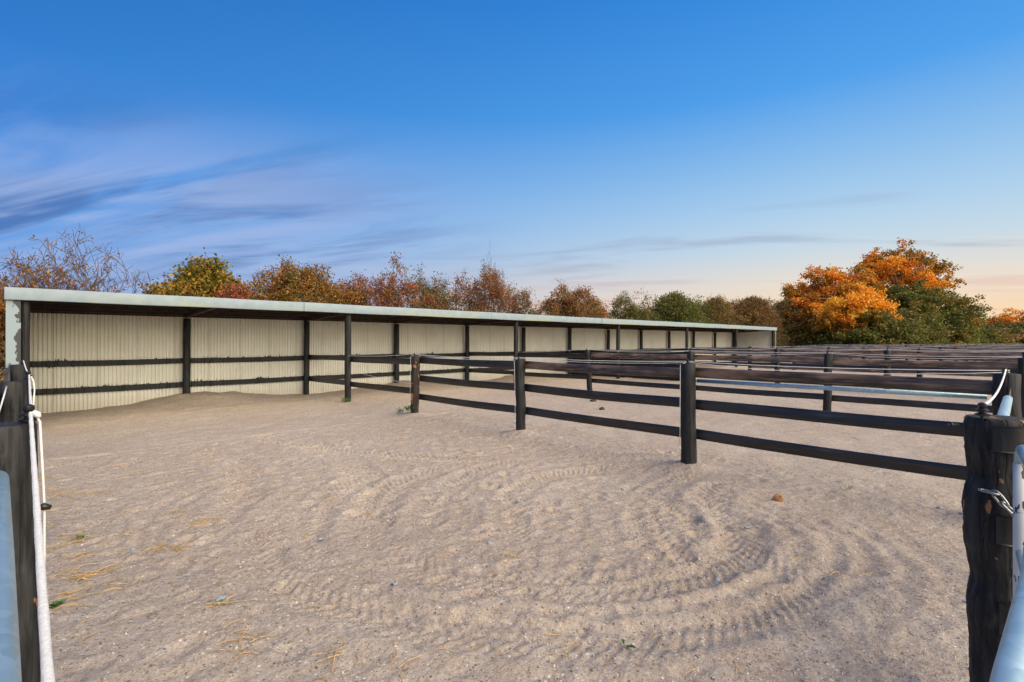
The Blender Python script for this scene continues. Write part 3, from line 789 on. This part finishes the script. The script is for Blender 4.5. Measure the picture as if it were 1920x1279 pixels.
for i, (px, py, r) in enumerate(((700, 912, .018), (908, 942, .020), (918, 1021, .018), (890, 928, .016), (412, 1129, .022), (1002, 1142, .02), (1168, 909, .018), (970, 940, .018), (1805, 970, .022), (1830, 1258, .024), (1816, 1135, .022), (1400, 990, .018), (1760, 955, .02), (1660, 1110, .016), (1344, 1088, .02), (740, 1100, .018), (248, 1028, .018), (600, 1010, .016))):
    c = at(px, py); z = hz(c[0], c[1])
    o = blob(c[0], c[1], z+.006, r, 20+i, .5).build('pebble', 'pebble', None, False, (c[0], c[1], z))
    tag(o, 'small blue-grey pebble lying on the sand', 'pebble', 'blue-grey pebbles')
bg = MB(); q = random.Random(5)
for i in range(2600):
    x, y = q.uniform(-.3, 5.2), q.uniform(.5, 4.5)
    if q.random() > .5: x, y = q.gauss(3.4, .9), q.gauss(1.2, .7)
    r = q.uniform(.003, .008); z = hz(x, y)+.004; i0 = len(bg.v); a = q.uniform(0, 6.28)
    bg.v += [(x+r*math.cos(a+k*2.1)*q.uniform(.7, 1.3), y+r*math.sin(a+k*2.1)*q.uniform(.7, 1.3), z-.004) for k in range(3)] + [(x, y, z+r*.8)]
    bg.f += [(i0, i0+1, i0+3), (i0+1, i0+2, i0+3), (i0+2, i0, i0+3)]
mk_plain('gravel', (.46, .42, .37), .9, 0, .5, 60)
tag(bg.build('gravel', 'gravel'), 'fine pale grit strewn through the sand', 'gravel', kind='stuff')

def weed(px, py, s, n, lab, blades=False):
    c = at(px, py); z = hz(c[0], c[1]); q = random.Random(px); b = MB()
    for i in range(n):
        a = q.uniform(0, 6.28); L_ = s*q.uniform(.6, 1.1); wd = s*(.05 if blades else .24); h = L_*(.8 if blades else .35)
        d = Vector((math.cos(a), math.sin(a), 0)); sd_ = Vector((-d.y, d.x, 0)); o = Vector((c[0]+q.gauss(0, s*.35 if blades else .01), c[1]+q.gauss(0, s*.35 if blades else .01), z))
        P = [o, o+d*L_*.5+sd_*wd+Vector((0, 0, h)), o+d*L_+Vector((0, 0, h*.7)), o+d*L_*.5-sd_*wd+Vector((0, 0, h))]
        k = len(b.v); b.v += [tuple(p) for p in P]; b.f.append((k, k+1, k+2, k+3))
    tag(b.build('weed', 'weed_leaf', None, False, (c[0], c[1], z)), lab, 'weed')
weed(100, 1146, .07, 12, 'small broad-leaved green weed beside the white rope at lower left')
weed(155, 1010, .06, 26, 'tiny green grass tuft growing through a straw clump', True)
weed(772, 778, .16, 60, 'green grass tuft at the foot of the rust-marked fence post', True)
weed(750, 776, .14, 30, 'sparse green grass tuft just left of the rust-marked fence post', True)
weed(648, 756, .14, 40, 'green grass tuft at the foot of the first shelter front post', True)
weed(1590, 925, .06, 10, 'single green sprout near the straw below the nearest fence', True)
weed(1176, 1208, .05, 4, 'small green leaf lying on the open sand at bottom centre')
for i, (px, py) in enumerate(((1113, 754), (1129, 768))):
    c = at(px, py); z = hz(c[0], c[1])
    tag(blob(c[0], c[1], z+.02, .07, 60+i, .5).build('dung', 'droppings', None, True, (c[0], c[1], z)), ('darker larger' if i == 0 else 'smaller nearer')+' horse dropping in the second yard', 'dung')

# ------------------------------------------------------------------ trees and shrubs
def branches(q, base, Hh, spread, stems, depth, r0, up=.75, kink=.22, split=(2, 4)):
    """multi-stemmed woody skeleton: list of (points, radii), plus the twigs that carry leaves"""
    out, tips = [], []
    def grow(p, d, L_, r, lev):
        n = 4; pts = [p.copy()]; rad = [r]; dd = d.copy()
        for i in range(n):
            dd = (dd+Vector((q.gauss(0, kink), q.gauss(0, kink), q.gauss(0, kink)*.6+.05*up))).normalized()
            p = p+dd*(L_/n); pts.append(p.copy()); rad.append(r*(1-.55*(i+1)/n))
        out.append((pts, rad, lev))
        if lev == 0:
            tips.append(pts); return
        for i in range(q.randint(*split)):
            k = q.randint(1, n) if i else n
            ax = Vector((q.gauss(0, 1), q.gauss(0, 1), q.gauss(0, 1)*.6+.25*up)).normalized()
            nd = (dd*.62+ax*.62+Vector((0, 0, .18*up))).normalized()
            grow(pts[k], nd, L_*q.uniform(.55, .8), max(rad[k]*.62, .004), lev-1)
    for s in range(stems):
        a = 6.28*(s+q.random()*.7)/stems; tilt = q.uniform(.1, 1)*spread if stems > 1 else .05
        d = Vector((math.cos(a)*tilt, math.sin(a)*tilt, 1)).normalized()
        o = Vector(base)+Vector((math.cos(a), math.sin(a), 0))*(.12 if stems > 1 else 0)
        grow(o, d, Hh*q.uniform(.34, .46), r0*q.uniform(.7, 1.1), depth)
    return out, tips
def leaf_mesh(P, size, cols, seed, flat=.0, elong=1.7):
    """P (n,3) leaf centres -> diamond leaves with their own colour"""
    g = np.random.RandomState(seed); n = len(P)
    nr = g.normal(size=(n, 3)); nr[:, 2] += flat; nr /= np.linalg.norm(nr, axis=1)[:, None]
    t = g.normal(size=(n, 3)); t -= (t*nr).sum(1)[:, None]*nr; t /= np.linalg.norm(t, axis=1)[:, None]
    bt = np.cross(nr, t); s = size*g.uniform(.6, 1.35, n)[:, None]
    V = np.stack([P-t*s*elong*.5, P+bt*s*.5+nr*s*.08, P+t*s*elong*.5, P-bt*s*.5+nr*s*.08], 1).reshape(-1, 3)
    Fq = np.arange(4*n).reshape(n, 4)
    me = np_mesh('crown', V, Fq, 'leaf', False)
    ca = me.color_attributes.new('leaf_colour', 'FLOAT_COLOR', 'POINT')
    C4 = np.ones((n, 4, 4), np.float32); C4[:, :, :3] = cols[:, None, :]
    ca.data.foreach_set('color', C4.ravel()); return me
def palette(g, n, cols, clump):
    """pick colours clump by clump so patches differ"""
    cols = np.array(cols); k = (clump + (g.rand(n) < .25)*g.randint(0, 97, n)) % len(cols)
    c = cols[k]*g.uniform(.9, 2.0, (n, 1)); return np.clip(c*(1+g.normal(0, .06, (n, 3))), .004, 1)
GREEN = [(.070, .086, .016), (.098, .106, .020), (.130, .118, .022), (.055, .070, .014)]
OLIVE = [(.135, .112, .028), (.105, .098, .024), (.165, .118, .030), (.15, .092, .028)]
RUST = [(.29, .105, .026), (.22, .085, .024), (.31, .14, .030), (.17, .085, .028), (.15, .095, .028)]
RED = [(.36, .085, .042), (.29, .075, .038), (.22, .075, .034), (.16, .080, .034)]
BROWN = [(.19, .105, .042), (.15, .092, .038), (.22, .115, .040), (.125, .095, .034)]
GOLD = [(.26, .155, .018), (.20, .125, .018), (.14, .105, .018), (.09, .085, .018)]
SUNLIT_AMBER = [(.70, .28, .022), (.60, .22, .020), (.48, .17, .018), (.66, .32, .030), (.34, .15, .018), (.22, .125, .02)]  # evening sunlight on the foliage, painted in as orange leaf colour
def shrub(name, px, top_px, Y, lab, cols, width, q_seed, stems=6, depth=3, leaves=6, leaf=.10, fill=0, fill_low=.5, low=None, bark='bark', r0=.06, spread=.55, up=.75, cat='shrub', group='hedge shrubs behind the shelter', clusters=.16, dome=True, twig=.006, kink=.2):
    leaf *= .62; leaves = leaves*5 if leaves > 1 else leaves; fill = int(fill*4.2); fill_low = min(.95, fill_low*1.2); depth_extra = 0
    X, Z = at_y(px, Y); base = (X, Y, -.2); Hh = H+(640-top_px)*Z/955.0+.2
    q = random.Random(q_seed); g = np.random.RandomState(q_seed)
    tr = empty(name, base); tag(tr, lab, cat, group)
    bs, tips = branches(q, base, Hh, spread, stems, depth, r0, up, kink)
    allp = np.array([tuple(p) for pts, _, _ in bs for p in pts])
    hx = np.abs(allp[:, :2]-np.array(base[:2])).max(); sz = (Hh)/max(np.percentile(allp[:, 2], 99.3)-base[2], .1); sxy = (width/2)/max(np.percentile(np.hypot(allp[:, 0]-X, allp[:, 1]-Y), 97), .1)
    RR = max(width*.5, .3)
    def fit(p):
        x = X+(p[0]-X)*sxy; y = Y+(p[1]-Y)*sxy*.8; t_ = (p[2]-base[2])/Hh*sz
        cap = (1 if dome else 1.6)*math.sqrt(max(.12, 1-.62*min(1.2, math.hypot(x-X, y-Y)/RR)**2))
        an = math.atan2(y-Y, x-X); cap *= .93+.10*math.sin(an*3+q_seed)+.07*math.sin(an*7+q_seed*2+math.hypot(x-X, y-Y)*3)
        t_ = t_*1.12; t_ = t_ if t_ < cap*.8 else cap*.8+cap*.24*math.tanh((t_-cap*.8)/(cap*.45))
        return Vector((x, y, base[2]+t_*Hh))
    b = MB()
    for pts, rad, lev in bs: b.tube([fit(p) for p in pts], [max(r, twig) for r in rad], 5 if lev > 0 else 3, cap=False)
    b.build('trunk', bark, tr, True, base)
    P, K = [], []
    for ti, pts in enumerate(tips):
        pts = [fit(p) for p in pts]
        m = leaves if isinstance(leaves, int) else int(leaves)
        for i in range(m):
            k = q.uniform(.8, 3.99); a = pts[int(k)].lerp(pts[min(int(k)+1, 4)], k % 1)
            P.append((a.x+q.gauss(0, clusters), a.y+q.gauss(0, clusters), a.z+q.gauss(0, clusters*.8))); K.append(ti//3)
    for i in range(fill):           # leafy body low in the shrub, thinner toward the outline
        cidx = i//14
        gq = random.Random(q_seed*999+cidx); a = gq.uniform(0, 6.28); rr_ = math.sqrt(gq.random())*.95; zz_ = gq.random()**.8
        prof = math.sqrt(max(0, 1-zz_**2.2)); cx = X+math.cos(a)*rr_*prof*width*.5; cy = Y+math.sin(a)*rr_*prof*width*.4; cz = base[2]+.1+zz_*Hh*fill_low
        P.append((cx+q.gauss(0, .20), cy+q.gauss(0, .20), cz+q.gauss(0, .16))); K.append(1000+cidx)
    P = np.array(P); K = np.array(K); P[:, 2] = np.maximum(P[:, 2], -.05); C = palette(g, len(P), cols, K)
    if low is not None:
        m = P[:, 2] < base[2]+Hh*(.50+.10*g.randn(len(P))); C[m] = palette(g, int(m.sum()), low, K[m])
    me = leaf_mesh(P-np.array(base), leaf, C, q_seed); o = link('crown', me); o.parent = tr
    return tr
# behind the shelter, left to right
shrub('bare_tree', 60, 496, 19.5, 'nearly bare tree with scattered rust leaves at far left', RUST, 4.6, 1, 4, 5, 1, .10, bark='brown_bark', r0=.10, spread=.6, cat='tree', clusters=.08, dome=False, twig=.0065, kink=.13)
shrub('bare_tree', 180, 474, 20.0, 'taller nearly bare tree with dark twigs left of the golden bush', RUST+BROWN, 4.8, 2, 4, 5, 1, .075, bark='brown_bark', r0=.11, spread=.62, cat='tree', clusters=.08, dome=False, twig=.0065, kink=.13)
shrub('sapling', 285, 518, 20.5, 'thin leafless sapling just left of the golden bush', BROWN, 2.0, 33, 2, 3, 0+1, .05, bark='pale_bark', r0=.03, spread=.5, cat='tree', clusters=.04)
shrub('thorn_bush', -40, 520, 21, 'rusty thorn bush left of the shelter end', RUST, 4.4, 44, 6, 3, 14, .10, fill=2200, fill_low=.75, low=RUST+BROWN)
shrub('conifer_bush', 385, 488, 20.5, 'golden green upright bush above the shelter roof', GOLD+GOLD[:2]+GREEN[:2], 3.6, 3, 9, 3, 16, .12, fill=2600, fill_low=.86, up=1.4, spread=.42, clusters=.13)
shrub('red_bush', 436, 520, 19.3, 'small red autumn bush in front of the golden green bush', RED, 1.7, 4, 6, 3, 10, .08, fill=500, fill_low=.7, clusters=.12)
shrub('hawthorn', 575, 484, 20.5, 'broad orange topped hawthorn, olive below, left of the red hawthorn', RUST+GOLD[1:3]+OLIVE[:2], 4.8, 5, 8, 4, 6, .085, fill=2600, fill_low=.72, low=OLIVE+GOLD[2:], clusters=.13)
shrub('hawthorn', 520, 505, 21.5, 'smaller olive hawthorn between golden bush and broad orange hawthorn', OLIVE+RUST[2:], 2.6, 55, 6, 3, 8, .085, fill=900, fill_low=.7, low=OLIVE, clusters=.13)
shrub('hawthorn', 648, 515, 21.5, 'brownish hawthorn filling the gap before the red hawthorn', BROWN+RUST, 3.0, 56, 6, 3, 10, .085, fill=1100, fill_low=.75, low=OLIVE, clusters=.13)
shrub('hawthorn', 728, 478, 20.5, 'red leaved hawthorn with dark twigs above the shelter middle', RED+RUST[:2]+BROWN, 4.4, 6, 6, 4, 5, .085, fill=1100, fill_low=.55, low=BROWN+OLIVE, clusters=.12)
shrub('hawthorn', 812, 500, 21.0, 'olive brown hawthorn between the two reddest hawthorns', OLIVE+BROWN, 3.6, 7, 6, 4, 4, .085, fill=1300, fill_low=.62, low=OLIVE, clusters=.12)
shrub('hawthorn', 905, 488, 20.5, 'red brown hawthorn with many bare upright stems', RED[1:]+RUST[:3]+BROWN, 4.6, 8, 9, 4, 3, .085, fill=700, fill_low=.5, low=BROWN+OLIVE, spread=.5, clusters=.12)
shrub('bare_tree', 930, 482, 22.5, 'bare grey sapling crown rising above the red brown hawthorn', BROWN, 2.2, 34, 3, 3, 1, .05, bark='bark', r0=.05, spread=.3, cat='tree', clusters=.05, dome=False)
shrub('hawthorn', 970, 515, 21.5, 'thin twiggy hawthorn right of the bare grey sapling', BROWN+RUST[3:], 3.6, 9, 7, 4, 3, .085, fill=600, fill_low=.5, low=OLIVE, clusters=.12)
shrub('hawthorn', 1062, 524, 21.0, 'pointed brown orange hawthorn standing clear against the sky', BROWN+RUST, 4.6, 10, 8, 4, 4, .10, fill=1700, fill_low=.62, low=BROWN+OLIVE, clusters=.14)
shrub('hawthorn', 1112, 552, 22, 'orange flecked hawthorn low beside the pointed brown one', RUST+OLIVE, 3.6, 57, 6, 3, 9, .11, fill=1300, fill_low=.75, low=OLIVE, clusters=.16)
shrub('thicket', 1180, 543, 21.5, 'thin topped green thicket above the shelter, right of centre', GREEN+OLIVE, 5.2, 11, 8, 4, 3, .11, fill=1700, fill_low=.6, low=GREEN+OLIVE, clusters=.16)
shrub('thicket', 1265, 550, 21.0, 'dense rounded green thicket behind the shelter roof', GREEN+OLIVE[:2], 7.4, 12, 8, 3, 12, .13, fill=5200, fill_low=.92, low=GREEN+OLIVE[:2], clusters=.2)
shrub('thicket', 1340, 552, 22.5, 'feathery olive thicket with orange tips behind the shelter end', OLIVE+RUST[2:], 6.5, 13, 8, 4, 4, .13, fill=2600, fill_low=.75, low=OLIVE+GREEN, clusters=.18)
shrub('thicket', 1412, 556, 21.5, 'purple brown thicket behind the far end of the shelter', BROWN+RUST[3:], 8.5, 14, 9, 3, 12, .14, fill=6000, fill_low=.92, low=BROWN+OLIVE, clusters=.22)
shrub('thicket', 1478, 562, 20.5, 'mixed olive and rust thicket just past the shelter end', OLIVE+BROWN+RUST[:1], 9.0, 15, 9, 3, 12, .16, fill=6000, fill_low=.92, low=OLIVE+GREEN, clusters=.24)
shrub('thicket', 1540, 578, 18.5, 'low green thicket in front of the orange tree', GREEN+OLIVE, 10.0, 16, 9, 3, 12, .18, fill=6500, fill_low=.95, low=GREEN+OLIVE, clusters=.26)
shrub('bare_bush', 1585, 572, 15.2, 'pale bare bush of upswept twigs before the oak', OLIVE, 5.5, 17, 16, 3, 1, .07, bark='pale_bark', r0=.07, spread=.75, up=.9, clusters=.1, twig=.022)

def big_tree(name, px, top_px, Zd, lab, cols, width, seed, n_leaf, leaf, low=None, group='large trees at the right', bottom=.25, limbs=5, clump_r=.8, nclump=120, bark='bark', shape=1.0, gap=.0):
    leaf *= .72; n_leaf = int(n_leaf*1.9)
    X = (px-960)/955*Zd; x, y = Zd*CD[0]+X*CR[0], Zd*CD[1]+X*CR[1]; base = (x, y, -.2)
    Hh = H+(640-top_px)*Zd/955+.2; q = random.Random(seed); g = np.random.RandomState(seed)
    tr = empty(name, base); tag(tr, lab, 'tree', group)
    # crown clumps on a lumpy dome
    ctr = []
    tries = 0
    while len(ctr) < nclump and tries < 20000:
        tries += 1
        u = q.uniform(-1, 1); v = q.uniform(-1, 1); t_ = q.random()
        rmax = math.sqrt(max(0, 1-max(0, (t_-.35)/.65)**2))*(.62+.38*min(1, t_/.3)); rad = math.hypot(u, v)
        if rad > rmax or (rad < rmax*.45 and t_ < .8 and q.random() < .6): continue
        zc = base[2]+Hh*(bottom+(1-bottom)*t_)-clump_r*.5
        if any((c[0]-u*width/2)**2+(c[1]-v*width/2)**2+(c[2]-zc)**2 < (clump_r*.62)**2 for c in ctr): continue
        ctr.append((u*width/2, v*width/2, zc))
    b = MB(); fork = Vector((0, 0, Hh*.26)); tr_r = Hh*.030
    b.tube([(0, 0, 0), (.02*Hh, 0, Hh*.10), (0, .01*Hh, Hh*.2), tuple(fork)], [tr_r*1.35, tr_r, tr_r*.9, tr_r*.85], 10, cap=False)
    heads = []
    for i in range(limbs):
        a = 6.28*i/limbs+q.uniform(-.4, .4); e = Vector((math.cos(a)*width*.24, math.sin(a)*width*.24, Hh*q.uniform(.5, .72)))
        m = fork.lerp(e, .5)+Vector((q.gauss(0, .3), q.gauss(0, .3), -.04*Hh)); b.tube([fork, m, e], [tr_r*.6, tr_r*.45, tr_r*.26], 7, cap=False); heads += [m, e]
    for c in ctr:
        c = Vector((c[0], c[1], c[2]-base[2])); h_ = min(heads, key=lambda p: (p-c).length+max(0, p.z-c.z)*2)
        m = h_.lerp(c, .5)+Vector((q.gauss(0, .3), q.gauss(0, .3), q.gauss(0, .2))); b.tube([h_, m, c], [tr_r*.24, tr_r*.14, tr_r*.05], 5, cap=False)
    me = b.build('trunk', bark, mesh_only=True); autosmooth(me, 80); o = link('trunk', me); o.parent = tr
    P = np.zeros((n_leaf, 3)); K = g.randint(0, len(ctr), n_leaf); ca = np.array([(c[0], c[1], c[2]-base[2]) for c in ctr])
    # each clump is a few flattened sprays
    sub = g.normal(size=(len(ctr), 7, 3))*np.array([.55, .55, .38])*clump_r; sid = g.randint(0, 7, n_leaf)
    P = ca[K]+sub[K, sid]+g.normal(size=(n_leaf, 3))*np.array([.30, .30, .20])*clump_r
    C = palette(g, n_leaf, cols, K)
    if low is not None:
        mlow = low[0](ca[K])+.12*g.randn(n_leaf) > 0; C[mlow] = palette(g, int(mlow.sum()), low[1], K[mlow])
    me = leaf_mesh(P, leaf, C, seed, .4, 1.5); o = link('crown', me); o.parent = tr
    return tr
big_tree('oak_tree', 1682, 455, 62, 'tall open oak above the hedge, low-sun glow put into its amber leaf colour', SUNLIT_AMBER+SUNLIT_AMBER+OLIVE[:2]+GOLD[1:2], 9.6, 71, 17000, .23, bottom=.42, clump_r=.85, nclump=110, bark='pale_bark', limbs=6)
big_tree('oak_tree', 1566, 496, 60, 'lower oak left of the tall amber oak, sunset glow painted in its leaves', SUNLIT_AMBER+SUNLIT_AMBER+OLIVE[:2], 11.4, 72, 26000, .23, bottom=.25, clump_r=.95, nclump=130, bark='pale_bark', limbs=6)
big_tree('field_maple', 1604, 545, 50, 'small tree in front of the amber oaks, low-sun gold coloured into its leaves', SUNLIT_AMBER[:2]+SUNLIT_AMBER[3:4]+GOLD[:1], 6.4, 73, 13000, .19, bottom=.4, clump_r=.8, nclump=70)
big_tree('oak_tree', 1716, 532, 56, 'dark green oak for the unlit right side of the amber crown', GREEN+GREEN+OLIVE[:2]+GOLD[1:2], 10.6, 74, 36000, .22, bottom=.10, clump_r=.95, nclump=170)  # green leaves stand in for the side of the same crown in shade
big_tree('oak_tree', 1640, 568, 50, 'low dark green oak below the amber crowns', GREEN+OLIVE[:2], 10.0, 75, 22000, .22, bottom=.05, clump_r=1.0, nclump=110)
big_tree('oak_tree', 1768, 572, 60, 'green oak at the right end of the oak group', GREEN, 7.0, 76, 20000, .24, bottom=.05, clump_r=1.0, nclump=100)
for i, (px, tp, Zd, wd, cs, lab) in enumerate(((1860, 590, 120, 9, SUNLIT_AMBER+GOLD, 'small distant tree right of the oak group with sunset amber painted in'), (1912, 576, 115, 9, SUNLIT_AMBER, 'distant tree at the right edge of view with sunset amber painted in'), (1842, 608, 95, 12, GREEN, 'distant green hedge tree next to the oak group'), (1890, 606, 90, 14, BROWN+GREEN, 'distant purple brown hedge tree at the right'), (1945, 600, 90, 14, GREEN+OLIVE, 'distant green hedge tree cut off by the right edge'), (1800, 606, 85, 12, GREEN+OLIVE, 'green hedge tree behind the far fences'))):
    big_tree('hedge_tree', px, tp, Zd, lab, cs, wd, 80+i, 9000, .34, bottom=.03, clump_r=1.2, nclump=60, group='distant hedge trees at the right')

# grass verge left of the shelter end
q = np.random.RandomState(9); n = 9000; P = np.stack([q.uniform(-3.2, -.35, n), q.uniform(3.0, 19, n), np.full(n, -.16)], 1)
me = leaf_mesh(P, .05, palette(q, n, [(.10, .10, .03), (.16, .12, .05), (.06, .09, .02)], q.randint(0, 99, n)), 9, -1.0, 3.0); me.name = 'verge_grass'
tag(link('verge_grass', me), 'rough grass on the verge left of the shelter', 'grass', kind='stuff')
